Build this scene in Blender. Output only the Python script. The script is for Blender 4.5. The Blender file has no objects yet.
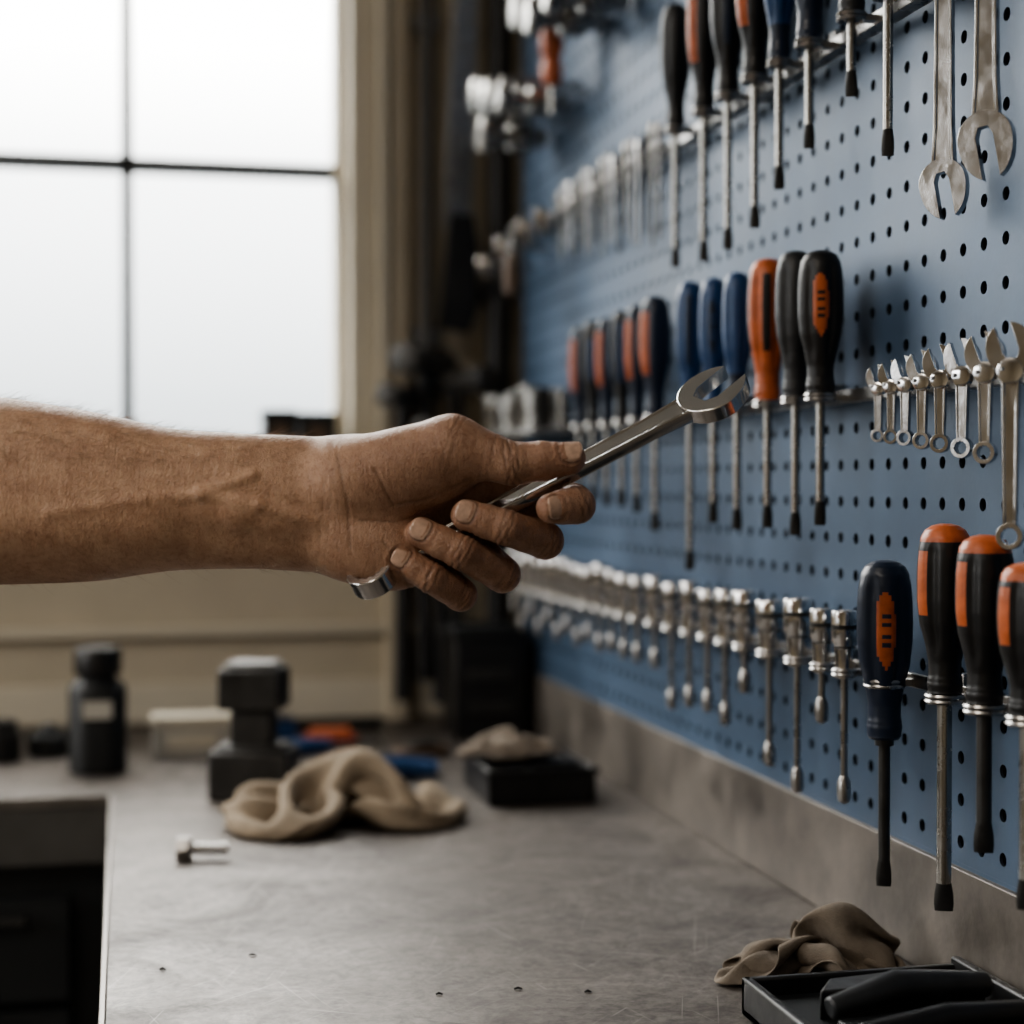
import bpy, math, random
import numpy as np
from mathutils import Vector, Matrix, noise
random.seed(7); np.random.seed(7)
CZ=1.205; BZ=0.90; BX=0.49; YB=2.2
scene=bpy.context.scene
# ------------------------------------------------------------ materials
def new_mat(name, col, rough=0.5, metal=0.0, noise_amt=0.0, nscale=20, bump=0.0, bscale=100, spec=0.5, sss=0, coat=0, rvar=0.0, stretch=None, col2=None):
    m=bpy.data.materials.new(name); m.use_nodes=True
    nt=m.node_tree; b=nt.nodes['Principled BSDF']
    b.inputs['Roughness'].default_value=rough; b.inputs['Metallic'].default_value=metal
    b.inputs['Specular IOR Level'].default_value=spec
    b.inputs['Coat Weight'].default_value=coat
    b.inputs['Base Color'].default_value=(*col,1)
    tc=nt.nodes.new('ShaderNodeTexCoord'); src=tc.outputs['Object']
    if stretch:
        mp=nt.nodes.new('ShaderNodeMapping'); mp.inputs['Scale'].default_value=stretch
        nt.links.new(src,mp.inputs['Vector']); src=mp.outputs['Vector']
    if noise_amt>0 or rvar>0:
        n=nt.nodes.new('ShaderNodeTexNoise'); n.inputs['Scale'].default_value=nscale; n.inputs['Detail'].default_value=8; n.inputs['Roughness'].default_value=.65
        nt.links.new(src,n.inputs['Vector'])
        if noise_amt>0:
            r=nt.nodes.new('ShaderNodeValToRGB'); r.color_ramp.elements[0].position=.3; r.color_ramp.elements[1].position=.72
            c2=col2 if col2 else tuple(c*(1-noise_amt) for c in col)
            r.color_ramp.elements[0].color=(*c2,1); r.color_ramp.elements[1].color=(*[min(1,c*(1+noise_amt*.5)) for c in col],1)
            nt.links.new(n.outputs['Fac'],r.inputs['Fac']); nt.links.new(r.outputs['Color'],b.inputs['Base Color'])
        if rvar>0:
            mr=nt.nodes.new('ShaderNodeMapRange'); mr.inputs['From Min'].default_value=.3; mr.inputs['From Max'].default_value=.7
            mr.inputs['To Min'].default_value=max(.03,rough-rvar); mr.inputs['To Max'].default_value=rough+rvar
            nt.links.new(n.outputs['Fac'],mr.inputs['Value']); nt.links.new(mr.outputs['Result'],b.inputs['Roughness'])
    if bump>0:
        n2=nt.nodes.new('ShaderNodeTexNoise'); n2.inputs['Scale'].default_value=bscale; n2.inputs['Detail'].default_value=6
        nt.links.new(src,n2.inputs['Vector'])
        bp=nt.nodes.new('ShaderNodeBump'); bp.inputs['Strength'].default_value=bump; bp.inputs['Distance'].default_value=.001
        nt.links.new(n2.outputs['Fac'],bp.inputs['Height']); nt.links.new(bp.outputs['Normal'],b.inputs['Normal'])
    return m
chrome=new_mat('chrome_steel',(.66,.65,.64),.15,1,rvar=.08,nscale=60)
chromew=new_mat('polished_wrench_steel',(.62,.61,.60),.20,1,rvar=.08,nscale=60,bump=.5,bscale=55)
satin=new_mat('satin_steel',(.38,.37,.36),.3,1,rvar=.08,nscale=80)
darksteel=new_mat('dark_steel',(.055,.054,.053),.42,.6,noise_amt=.4,nscale=30,rvar=.1)
shaftm=new_mat('shaft_steel',(.36,.35,.33),.26,1,rvar=.08,nscale=50)
blackp=new_mat('black_rubber',(.009,.009,.010),.42,0,noise_amt=.3,nscale=60,rvar=.08)
greyp=new_mat('grey_rubber',(.022,.024,.027),.45,0,noise_amt=.3,nscale=60)
navyp=new_mat('navy_plastic',(.010,.02,.045),.36,0,noise_amt=.2,nscale=40)
bluep=new_mat('blue_plastic',(.018,.062,.17),.32,0,noise_amt=.2,nscale=40)
orangep=new_mat('orange_plastic',(.50,.125,.04),.4,0,noise_amt=.4,nscale=60)
redp=new_mat('red_plastic',(.38,.06,.03),.4,0,noise_amt=.2)
boardm=new_mat('blue_painted_steel',(.072,.115,.182),.42,.2,noise_amt=.36,nscale=5,rvar=.10,bump=.06,bscale=300)
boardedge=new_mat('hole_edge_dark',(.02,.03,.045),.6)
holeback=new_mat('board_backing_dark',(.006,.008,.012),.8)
cream=new_mat('cream_paint',(.50,.44,.34),.6,0,noise_amt=.15,nscale=5,bump=.15,bscale=60)
creamd=new_mat('cream_trim_paint',(.58,.53,.43),.5,0,noise_amt=.12,nscale=8)
ceilm=new_mat('ceiling_paint',(.5,.47,.43),.8,0,noise_amt=.1,nscale=4)
floorm=new_mat('concrete_floor',(.13,.125,.12),.7,0,noise_amt=.4,nscale=5,bump=.3,bscale=50)
sillm=new_mat('window_steel_paint',(.06,.065,.065),.5,.2,noise_amt=.2)
splashm=new_mat('worn_zinc_strip',(.17,.152,.135),.5,.4,noise_amt=.65,nscale=12,rvar=.12,bump=.25,bscale=150)
fascia=new_mat('dark_cabinet_paint',(.016,.018,.020),.5,.2,noise_amt=.3,nscale=10)
fasc2=new_mat('grey_cabinet_paint',(.085,.082,.078),.5,.2,noise_amt=.3,nscale=10)
edgem=new_mat('bench_edge_steel',(.22,.205,.19),.45,.8,noise_amt=.3,nscale=20,rvar=.1)
clothm=new_mat('canvas_cloth',(.27,.215,.155),.95,0,noise_amt=.4,nscale=22,bump=.7,bscale=1200)
clothd=new_mat('dirty_cloth',(.20,.165,.13),.95,0,noise_amt=.5,nscale=25,bump=.7,bscale=1200)
whitep=new_mat('offwhite_card',(.46,.44,.39),.6,0,noise_amt=.15)
brownm=new_mat('brown_leather',(.12,.075,.045),.6,0,noise_amt=.4)
def bench_material():
    m=bpy.data.materials.new('worn_steel_benchtop'); m.use_nodes=True; nt=m.node_tree; b=nt.nodes['Principled BSDF']
    tc=nt.nodes.new('ShaderNodeTexCoord'); L=nt.links.new
    def nz(sc,det,rg,dist=0,vec=None):
        n=nt.nodes.new('ShaderNodeTexNoise'); n.inputs['Scale'].default_value=sc; n.inputs['Detail'].default_value=det; n.inputs['Roughness'].default_value=rg; n.inputs['Distortion'].default_value=dist
        L(vec or tc.outputs['Object'],n.inputs['Vector']); return n
    def ramp(src,p0,c0,p1,c1):
        r=nt.nodes.new('ShaderNodeValToRGB'); r.color_ramp.elements[0].position=p0; r.color_ramp.elements[0].color=(*c0,1); r.color_ramp.elements[1].position=p1; r.color_ramp.elements[1].color=(*c1,1)
        L(src,r.inputs['Fac']); return r.outputs['Color']
    n1=nz(8,12,.75,.8); col=ramp(n1.outputs['Fac'],.34,(.056,.046,.040),.64,(.185,.165,.148))
    def mul(a,c,f):
        mx=nt.nodes.new('ShaderNodeMixRGB'); mx.blend_type='MULTIPLY'; mx.inputs[0].default_value=f; L(a,mx.inputs[1]); L(c,mx.inputs[2]); return mx.outputs[0]
    n3=nz(120,8,.8); col=mul(col,ramp(n3.outputs['Fac'],.40,(.38,.36,.34),.56,(1,1,1)),.8)
    n5=nz(34,6,.7,1.5); col=mul(col,ramp(n5.outputs['Fac'],.36,(.45,.42,.39),.46,(1,1,1)),.8)
    for ang,sc,bw in ((.5,(5,260,1),.34),(1.3,(8,340,1),.28),(-.7,(6,300,1),.28),(2.3,(9,420,1),.25),(1.9,(5,240,1),.28)):
        mp0=nt.nodes.new('ShaderNodeMapping'); mp0.inputs['Rotation'].default_value=(0,0,ang); L(tc.outputs['Object'],mp0.inputs['Vector'])
        mp=nt.nodes.new('ShaderNodeMapping'); mp.inputs['Scale'].default_value=sc; L(mp0.outputs['Vector'],mp.inputs['Vector'])
        n2=nz(1.3,2,.5,.35,mp.outputs['Vector'])
        rr=ramp(n2.outputs['Fac'],.69,(0,0,0),.73,(1,1,1))
        mx=nt.nodes.new('ShaderNodeMixRGB'); mx.inputs[2].default_value=(.42,.40,.37,1)
        mf=nt.nodes.new('ShaderNodeMath'); mf.operation='MULTIPLY'; mf.inputs[1].default_value=bw
        L(rr,mf.inputs[0]); L(mf.outputs[0],mx.inputs[0]); L(col,mx.inputs[1]); col=mx.outputs[0]
    L(col,b.inputs['Base Color'])
    mr=nt.nodes.new('ShaderNodeMapRange'); mr.inputs['From Min'].default_value=.35; mr.inputs['From Max'].default_value=.65; mr.inputs['To Min'].default_value=.62; mr.inputs['To Max'].default_value=.40
    L(n1.outputs['Fac'],mr.inputs['Value']); L(mr.outputs['Result'],b.inputs['Roughness'])
    b.inputs['Metallic'].default_value=.25
    bp=nt.nodes.new('ShaderNodeBump'); bp.inputs['Strength'].default_value=.35; bp.inputs['Distance'].default_value=.0007
    L(n3.outputs['Fac'],bp.inputs['Height']); L(bp.outputs['Normal'],b.inputs['Normal'])
    return m
benchm=bench_material()
def glass_material():
    m=bpy.data.materials.new('window_glass'); m.use_nodes=True; nt=m.node_tree; nt.nodes.clear()
    o=nt.nodes.new('ShaderNodeOutputMaterial'); t=nt.nodes.new('ShaderNodeBsdfTransparent'); t.inputs[0].default_value=(.96,.97,.97,1)
    g=nt.nodes.new('ShaderNodeBsdfGlossy'); g.inputs['Roughness'].default_value=.05; mx=nt.nodes.new('ShaderNodeMixShader'); mx.inputs[0].default_value=.06
    nt.links.new(t.outputs[0],mx.inputs[1]); nt.links.new(g.outputs[0],mx.inputs[2]); nt.links.new(mx.outputs[0],o.inputs[0])
    return m
glassm=glass_material()
def skin_material():
    m=bpy.data.materials.new('skin'); m.use_nodes=True; nt=m.node_tree; b=nt.nodes['Principled BSDF']; L=nt.links.new
    at=nt.nodes.new('ShaderNodeAttribute'); at.attribute_name='skin'
    tc=nt.nodes.new('ShaderNodeTexCoord')
    def nz(sc,det=8,rg=.7,vec=None,dist=0):
        n=nt.nodes.new('ShaderNodeTexNoise'); n.inputs['Scale'].default_value=sc; n.inputs['Detail'].default_value=det; n.inputs['Roughness'].default_value=rg; n.inputs['Distortion'].default_value=dist
        L(vec or tc.outputs['Object'],n.inputs['Vector']); return n
    n=nz(70); r=nt.nodes.new('ShaderNodeValToRGB'); r.color_ramp.elements[0].position=.34; r.color_ramp.elements[0].color=(.62,.53,.48,1); r.color_ramp.elements[1].position=.6; r.color_ramp.elements[1].color=(1,1,1,1)
    L(n.outputs['Fac'],r.inputs['Fac'])
    mx=nt.nodes.new('ShaderNodeMixRGB'); mx.blend_type='MULTIPLY'; mx.inputs[0].default_value=.7
    L(at.outputs['Color'],mx.inputs[1]); L(r.outputs['Color'],mx.inputs[2])
    n4=nz(420,3,.6); r4=nt.nodes.new('ShaderNodeValToRGB'); r4.color_ramp.elements[0].position=.36; r4.color_ramp.elements[0].color=(.68,.58,.52,1); r4.color_ramp.elements[1].position=.47; r4.color_ramp.elements[1].color=(1,1,1,1)
    L(n4.outputs['Fac'],r4.inputs['Fac']); mx2=nt.nodes.new('ShaderNodeMixRGB'); mx2.blend_type='MULTIPLY'; mx2.inputs[0].default_value=.5
    L(mx.outputs[0],mx2.inputs[1]); L(r4.outputs['Color'],mx2.inputs[2]); L(mx2.outputs[0],b.inputs['Base Color'])
    b.inputs['Roughness'].default_value=.44; b.inputs['Subsurface Weight'].default_value=.12; b.inputs['Subsurface Radius'].default_value=(.005,.002,.001); b.inputs['Subsurface Scale'].default_value=1.0
    v=nt.nodes.new('ShaderNodeTexVoronoi'); v.inputs['Scale'].default_value=700; v.feature='DISTANCE_TO_EDGE'
    L(tc.outputs['Object'],v.inputs['Vector'])
    mp=nt.nodes.new('ShaderNodeMapping'); mp.inputs['Scale'].default_value=(4.0,1.0,1.0); L(tc.outputs['Object'],mp.inputs['Vector'])
    n3=nz(90,5,.6,mp.outputs['Vector'],.8); n2=nz(300,5)
    ad=nt.nodes.new('ShaderNodeMath'); ad.operation='MULTIPLY_ADD'; ad.inputs[1].default_value=.9; L(v.outputs['Distance'],ad.inputs[0]); L(n2.outputs['Fac'],ad.inputs[2])
    ad2=nt.nodes.new('ShaderNodeMath'); ad2.operation='MULTIPLY_ADD'; ad2.inputs[1].default_value=1.1; L(n3.outputs['Fac'],ad2.inputs[0]); L(ad.outputs[0],ad2.inputs[2])
    bp=nt.nodes.new('ShaderNodeBump'); bp.inputs['Strength'].default_value=.6; bp.inputs['Distance'].default_value=.0009
    L(ad2.outputs[0],bp.inputs['Height']); L(bp.outputs['Normal'],b.inputs['Normal'])
    return m
skinm=skin_material()
nailm=new_mat('fingernail',(.54,.37,.28),.28,0,noise_amt=.3,nscale=250,spec=.6)
hairm=new_mat('arm_hair',(.24,.15,.08),.4)
# ------------------------------------------------------------ mesh builder
class MB:
    def __init__(s): s.v=[];s.f=[];s.m=[];s.mats=[]
    def mi(s,m):
        if m not in s.mats: s.mats.append(m)
        return s.mats.index(m)
    def add(s,vs,fs,mat,M=None,mlist=None):
        o=len(s.v)
        for p in vs:
            p=Vector(p); s.v.append(tuple(M@p if M is not None else p))
        for i,f in enumerate(fs):
            s.f.append(tuple(o+k for k in f)); s.m.append(s.mi(mlist[i] if mlist else mat))
    def lathe(s,prof,mat,M=None,seg=20,rfn=None,matfn=None):
        vs=[];fs=[];ml=[];n=len(prof)
        for j,(r,z) in enumerate(prof):
            for i in range(seg):
                a=2*math.pi*i/seg; rr=r*(rfn(j/(n-1),a,z) if rfn else 1)
                vs.append((rr*math.cos(a),rr*math.sin(a),z))
        for j in range(n-1):
            for i in range(seg):
                k=(i+1)%seg
                fs.append((j*seg+i,j*seg+k,(j+1)*seg+k,(j+1)*seg+i))
                ml.append(matfn((prof[j][1]+prof[j+1][1])/2,2*math.pi*(i+.5)/seg) if matfn else mat)
        fs.append(tuple(range(seg))[::-1]); ml.append(ml[0]); fs.append(tuple((n-1)*seg+i for i in range(seg))); ml.append(ml[-2])
        s.add(vs,fs,mat,M,ml)
    def box(s,c,d,mat,M=None):
        x,y,z=c;a,b,e=d[0]/2,d[1]/2,d[2]/2
        vs=[(x+i*a,y+j*b,z+k*e) for k in(-1,1) for j in(-1,1) for i in(-1,1)]
        s.add(vs,[(0,2,3,1),(4,5,7,6),(0,1,5,4),(2,6,7,3),(0,4,6,2),(1,3,7,5)],mat,M)
    def prism(s,pts,z0,z1,mat,M=None):
        n=len(pts); vs=[(x,y,z0) for x,y in pts]+[(x,y,z1) for x,y in pts]
        fs=[tuple(range(n))[::-1],tuple(range(n,2*n))]+[(i,(i+1)%n,n+(i+1)%n,n+i) for i in range(n)]
        s.add(vs,fs,mat,M)
    def loft(s,rings,mat,M=None):
        n=len(rings[0]); vs=[p for r in rings for p in r]; fs=[]
        for j in range(len(rings)-1):
            for i in range(n):
                k=(i+1)%n; fs.append((j*n+i,j*n+k,(j+1)*n+k,(j+1)*n+i))
        fs.append(tuple(range(n))[::-1]); fs.append(tuple((len(rings)-1)*n+i for i in range(n)))
        s.add(vs,fs,mat,M)
    def tube(s,pts,r,mat,M=None,seg=10):
        pts=[Vector(p) for p in pts]; rings=[]; up=None
        for i,p in enumerate(pts):
            t=(pts[min(i+1,len(pts)-1)]-pts[max(i-1,0)]).normalized()
            if up is None: up=t.orthogonal().normalized()
            up=(up-t*up.dot(t)).normalized(); w=t.cross(up)
            rr=r[i] if isinstance(r,(list,tuple)) else r
            rings.append([tuple(p+up*rr*math.cos(2*math.pi*k/seg)+w*rr*math.sin(2*math.pi*k/seg)) for k in range(seg)])
        s.loft(rings,mat,M)
    def torus(s,R,r,mat,M=None,seg=24,ms=8):
        vs=[];fs=[]
        for i in range(seg):
            a=2*math.pi*i/seg
            for j in range(ms):
                b=2*math.pi*j/ms; q=R+r*math.cos(b); vs.append((q*math.cos(a),q*math.sin(a),r*math.sin(b)))
        for i in range(seg):
            for j in range(ms):
                fs.append((i*ms+j,((i+1)%seg)*ms+j,((i+1)%seg)*ms+(j+1)%ms,i*ms+(j+1)%ms))
        s.add(vs,fs,mat,M)
    def ringprism(s,outer,inner,z0,z1,mat,M=None):
        n=len(outer); vs=[(x,y,z) for z in(z0,z1) for L in(outer,inner) for x,y in L]; fs=[]
        for i in range(n):
            k=(i+1)%n
            fs+= [(i,n+i,n+k,k),(2*n+i,2*n+k,3*n+k,3*n+i),(i,k,2*n+k,2*n+i),(n+i,3*n+i,3*n+k,n+k)]
        s.add(vs,fs,mat,M)
    def obj(s,name,bevel=0,parent=None,angle=35,loc=None):
        me=bpy.data.meshes.new(name); v=s.v
        if loc is not None: v=[(a-loc[0],b-loc[1],c-loc[2]) for a,b,c in v]
        me.from_pydata(v,[],s.f)
        for m in s.mats: me.materials.append(m)
        me.polygons.foreach_set('material_index',s.m); me.polygons.foreach_set('use_smooth',[True]*len(s.f))
        me.update(); me.set_sharp_from_angle(angle=math.radians(angle))
        o=bpy.data.objects.new(name,me); scene.collection.objects.link(o)
        if loc is not None: o.location=loc
        if bevel:
            b=o.modifiers.new('bevel','BEVEL'); b.width=bevel; b.segments=2; b.limit_method='ANGLE'; b.angle_limit=math.radians(40); b.harden_normals=False
        if parent: o.parent=parent
        return o
T=Matrix.Translation
def RZ(a): return Matrix.Rotation(a,4,'Z')
def RX(a): return Matrix.Rotation(a,4,'X')
def RY(a): return Matrix.Rotation(a,4,'Y')
# ------------------------------------------------------------ room
ZS=CZ+.05; ZT=CZ+1.15; WX0=-1.06; WX1=.283
def shell(name,boxes,mat,bevel=0):
    b=MB()
    for c,d in boxes: b.box(c,d,mat)
    return b.obj(name,bevel)
def bx(x0,x1,y0,y1,z0,z1): return (((x0+x1)/2,(y0+y1)/2,(z0+z1)/2),(x1-x0,y1-y0,z1-z0))
shell('floor',[bx(-3,.65,-2,2.35,-.1,0)],floorm)
shell('ceiling',[bx(-3,.65,-2,2.35,2.8,2.9)],ceilm)
shell('wall_right',[bx(.53,.65,-2,2.35,0,2.8)],cream)
shell('wall_back',[bx(-3,WX0,YB,YB+.12,0,2.8),bx(WX1,.53,YB,YB+.12,0,2.8),bx(WX0,WX1,YB,YB+.12,0,ZS),bx(WX0,WX1,YB,YB+.12,ZT,2.8)],cream)
shell('wall_front',[bx(-3,.53,-2.1,-2,0,2.8)],cream)
LY0,LY1,LZ0,LZ1=.05,1.75,1.10,2.35
shell('wall_left',[bx(-3.1,-3,-2,LY0,0,2.8),bx(-3.1,-3,LY1,2.35,0,2.8),bx(-3.1,-3,LY0,LY1,0,LZ0),bx(-3.1,-3,LY0,LY1,LZ1,2.8)],cream)
w=MB(); fx0,fx1=WX0,WX1
for a in (bx(fx0,fx1,YB+.05,YB+.085,ZS,ZS+.012),bx(fx0,fx1,YB+.05,YB+.085,ZT-.03,ZT),bx(fx0,fx0+.03,YB+.05,YB+.085,ZS,ZT)): w.box(*a,sillm)
w.box(*bx(fx1-.014,fx1,YB+.03,YB+.085,ZS,ZT),creamd)
for x in (.004,-.263,-.53,-.797): w.box(*bx(x-.0075,x+.0075,YB+.045,YB+.08,ZS,ZT),sillm)
for z in (CZ+.412,CZ+.775): w.box(*bx(fx0,fx1-.012,YB+.045,YB+.08,z-.0085,z+.0085),sillm)
w.box(*bx(fx0,fx1,YB+.06,YB+.063,ZS,ZT),glassm)
w.obj('window_1',.0015)
b=MB()
for a in (bx(-3.06,-3.03,LY0,LY1,LZ0,LZ0+.04),bx(-3.06,-3.03,LY0,LY1,LZ1-.04,LZ1),bx(-3.06,-3.03,LY0,LY0+.04,LZ0,LZ1),bx(-3.06,-3.03,LY1-.04,LY1,LZ0,LZ1),
          bx(-3.06,-3.03,.61,.63,LZ0,LZ1),bx(-3.06,-3.03,1.17,1.19,LZ0,LZ1),bx(-3.06,-3.03,LY0,LY1,1.72,1.74)): b.box(*a,sillm)
b.obj('window_2',.002)
b=MB(); b.box(*bx(.283,.318,YB-.012,YB+.004,ZS-.03,ZT+.05),creamd); b.box(*bx(.318,.330,YB-.028,YB+.004,ZS-.03,ZT+.05),creamd); b.box(*bx(.330,.358,YB-.018,YB+.004,BZ+.0,ZT+.05),cream); b.obj('trim_1',.003)
b=MB(); b.box(*bx(-1.1,.318,YB-.045,YB+.05,ZS-.022,ZS),creamd); b.obj('trim_2',.003)
b=MB(); b.box(*bx(-1.6,.45,YB-.014,YB+.002,CZ-.192,CZ-.178),creamd); b.box(*bx(-1.6,.45,YB-.008,YB+.002,CZ-.30,CZ-.25),creamd); b.obj('trim_3',.002)
# ------------------------------------------------------------ bench
LX=-.012; BY=1.72
b=MB()
b.box(*bx(LX,BX+.038,-.35,BY,BZ-.004,BZ),benchm); b.box(*bx(-1.7,BX+.038,BY,YB-.001,BZ-.004,BZ),benchm)
b.box(*bx(LX,BX+.038,-.35,BY,BZ-.045,BZ-.0041),edgem); b.box(*bx(-1.7,BX+.038,BY,YB-.001,BZ-.045,BZ-.0041),edgem)
b.box(*bx(LX-.004,LX,-.35,BY-.004,BZ-.05,BZ+.0006),edgem)
b.box(*bx(-1.7,LX,BY-.003,BY,BZ-.010,BZ+.0006),edgem)
b.box(*bx(LX+.03,.52,-.33,BY,.08,BZ-.046),fascia); b.box(*bx(LX+.06,.52,-.3,BY,0,.08),fascia)
b.box(*bx(-1.68,LX+.03,BY+.02,YB-.002,0.08,BZ-.046),fascia); b.box(*bx(-1.6,LX,BY+.06,YB-.002,0,.08),fascia)
b.box(*bx(-1.68,LX-.006,BY-.002,BY+.02,BZ-.066,BZ-.011),fasc2)
for k in range(4):
    x1=-.055-k*.4
    for z0,z1 in ((BZ-.2,BZ-.10),(BZ-.34,BZ-.21),(BZ-.56,BZ-.35),(.1,BZ-.57)):
        b.box(*bx(x1-.37,x1,BY+.002,BY+.02,z0,z1),fascia)
        b.box(*bx(x1-.33,x1-.04,BY-.01,BY+.0,z1-.022,z1-.014),darksteel)
b.obj('steel_workbench',.0008)
b=MB(); b.box(*bx(BX-.004,.529,-.35,YB-.002,BZ+.0005,CZ-.230),splashm); b.obj('trim_4',.001)
# ------------------------------------------------------------ pegboard
def pegboard():
    sp=.0254; y1=2.095; ny=66; nz=40; z0=CZ-.2275; r=.0040; th=.002
    mb=MB(); mb.mats=[boardm,boardedge,holeback]
    V=[];F=[];Mi=[]
    sq=[(-1,-1),(-1/3,-1),(1/3,-1),(1,-1),(1,-1/3),(1,1/3),(1,1),(1/3,1),(-1/3,1),(-1,1),(-1,1/3),(-1,-1/3)]
    ci=[(math.cos(math.radians(225+30*i)),math.sin(math.radians(225+30*i))) for i in range(12)]
    for j in range(nz):
        for i in range(ny):
            cy=y1-(i+.5)*sp; cz=z0+(j+.5)*sp; o=len(V)
            V+=[(BX,cy+a*sp/2,cz+c*sp/2) for a,c in sq]
            V+=[(BX,cy+a*r,cz+c*r) for a,c in ci]; V+=[(BX+th,cy+a*r,cz+c*r) for a,c in ci]
            for k in range(12):
                q=(k+1)%12
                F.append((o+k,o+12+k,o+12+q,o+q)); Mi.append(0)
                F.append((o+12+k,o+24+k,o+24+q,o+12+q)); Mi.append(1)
    mb.v=V; mb.f=F; mb.m=Mi
    ya=y1-ny*sp; z1=z0+nz*sp
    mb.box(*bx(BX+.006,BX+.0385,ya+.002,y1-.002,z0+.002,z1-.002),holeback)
    for a in (bx(BX-.0002,BX+.039,y1,y1+.004,z0-.003,z1+.003),bx(BX-.0002,BX+.039,ya-.004,ya,z0-.003,z1+.003),bx(BX-.0002,BX+.039,ya,y1,z0-.003,z0),bx(BX-.0002,BX+.039,ya,y1,z1,z1+.003)): mb.box(*a,boardm)
    return mb.obj('pegboard')
pegboard()
# ------------------------------------------------------------ rails
RU,RM,RL=CZ+.301,CZ+.060,CZ-.120
def rail(y0,y1,z,name='tool_rail'):
    b=MB(); b.box(*bx(BX-.018,BX-.0145,y0,y1,z-.004,z+.004),satin)
    b.box(*bx(BX-.018,BX-.006,y0,y1,z-.0045,z-.0025),satin)
    n=max(2,int((y1-y0)/.15))
    for i in range(n+1):
        y=y0+.01+(y1-y0-.02)*i/n; b.box(*bx(BX-.016,BX-.0003,y-.005,y+.005,z-.003,z+.010),satin)
    return b.obj(name,.0006)
rail(.93,2.06,RU); rail(.80,2.04,RM); rail(.74,2.05,RL)
XT=.455
def holder(b,y,z,R,x=XT):
    b.torus(R,.0014,satin,T((x,y,z)),seg=24,ms=6)
    b.torus(R,.0014,satin,T((x,y,z-.003)),seg=24,ms=6)
    b.box(*bx(x+R-.001,BX-.0145,y-.004,y+.004,z-.0035,z+.0005),satin)
def screwdriver(y,z,hl,r,sl,body,acc,style='panel',tip='flat',sr=.003,shaft=None,low=0.0,x=XT,view=math.radians(-113)):
    b=MB(); shaft=shaft or shaftm
    P=[(.0,.50),(.02,.60),(.07,.64),(.12,.56),(.20,.56),(.30,.70),(.42,.90),(.55,.99),(.66,1.0),(.78,.98),(.86,.93),(.92,.84),(.965,.68),(.99,.45),(1.0,.2)]
    Q=[]
    for i in range(len(P)-1):
        K=5
        for k in range(K):
            t=k/K; Q.append((P[i][0]+(P[i+1][0]-P[i][0])*t,P[i][1]+(P[i+1][1]-P[i][1])*t))
    Q.append(P[-1])
    prof=[(q*r,t*hl-low) for t,q in Q]
    def rfn(u,a,zz):
        t=(zz+low)/hl
        k=max(0,min(1,(t-.22)/.1))*max(0,min(1,(.93-t)/.08))
        f=1-.13*k*(.5+.5*math.cos(6*(a-view)+math.pi))**3
        if .02<t<.1: f*=.96
        return f
    def mf(zz,a):
        t=(zz+low)/hl; sd=(a-view+math.pi)%(2*math.pi)-math.pi; da=abs(sd)
        if style=='panel' and .40<t<.84:
            lim=.36*max(0,1-abs((t-.62)/.22)**4)
            if da<lim:
                if .50<t<.76 and da<.16 and int(t*52)%3==0: return body
                return acc
        if style=='cap' and t>.90: return acc
        if style=='capside' and (t>.89 or (.48<t<.84 and -1.35<sd<-.75)): return acc
        if style=='stripe' and .34<t<.88 and (da%1.047)<.20 and da<2.3: return acc
        if style=='side' and .34<t<.86 and -1.2<sd<-.45: return acc
        if style=='collar' and t<.24: return acc
        return body
    b.lathe(prof,body,T((x,y,z)),seg=60,rfn=rfn,matfn=mf)
    b.lathe([(sr*1.6,-low-.004),(sr*1.7,-low+.001)],shaft,T((x,y,z)),seg=14)
    zt=-low-sl
    b.lathe([(sr,-low),(sr,zt+.016)],shaft,T((x,y,z)),seg=14)
    rings=[]
    for k,(h,wd,tk) in enumerate([(.016,1,1),(.010,1.25,.7),(.004,1.3,.4),(0,1.2,.25)]):
        rings.append([(math.cos(2*math.pi*i/12)*sr*wd,math.sin(2*math.pi*i/12)*sr*tk,zt+h) for i in range(12)])
    b.loft(rings[::-1],darksteel,T((x,y,z))@RZ(math.radians(-25)))
    holder(b,y,z,max(r*.62,.007) if low==0 else r*.66)
    return b.obj('screwdriver',loc=(x,y,z))
screwdriver(1.0715,RM,.097,.0160,.087,blackp,orangep,'panel')
screwdriver(1.115,RM,.1025,.0150,.095,greyp,greyp,'none')
screwdriver(1.168,RM,.104,.0155,.091,orangep,blackp,'stripe')
screwdriver(1.231,RM,.102,.0120,.094,bluep,navyp,'collar')
screwdriver(1.285,RM,.104,.0120,.09,bluep,navyp,'panel')
screwdriver(1.342,RM,.108,.0130,.130,bluep,navyp,'stripe')
screwdriver(1.437,RM,.106,.0145,.10,navyp,orangep,'side')
screwdriver(1.492,RM,.104,.0115,.085,navyp,orangep,'side')
screwdriver(1.540,RM,.104,.0115,.080,blackp,bluep,'stripe')
screwdriver(1.591,RM,.102,.0115,.08,navyp,orangep,'side')
screwdriver(1.641,RM,.104,.0115,.075,blackp,bluep,'panel')
screwdriver(1.691,RM,.102,.0115,.075,navyp,orangep,'side')
screwdriver(.969,RU,.105,.015,.100,greyp,blackp,'panel')
screwdriver(1.023,RU,.105,.014,.052,greyp,navyp,'panel')
screwdriver(1.092,RU,.105,.015,.072,navyp,blackp,'stripe')
screwdriver(1.1466,RU,.105,.013,.0905,bluep,navyp,'collar')
screwdriver(1.195,RU,.105,.0155,.111,blackp,orangep,'side')
screwdriver(1.2525,RU,.105,.0145,.119,blackp,navyp,'stripe')
screwdriver(1.309,RU,.107,.0145,.121,blackp,orangep,'side')
screwdriver(1.381,RU,.105,.0135,.117,blackp,blackp,'panel')
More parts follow.
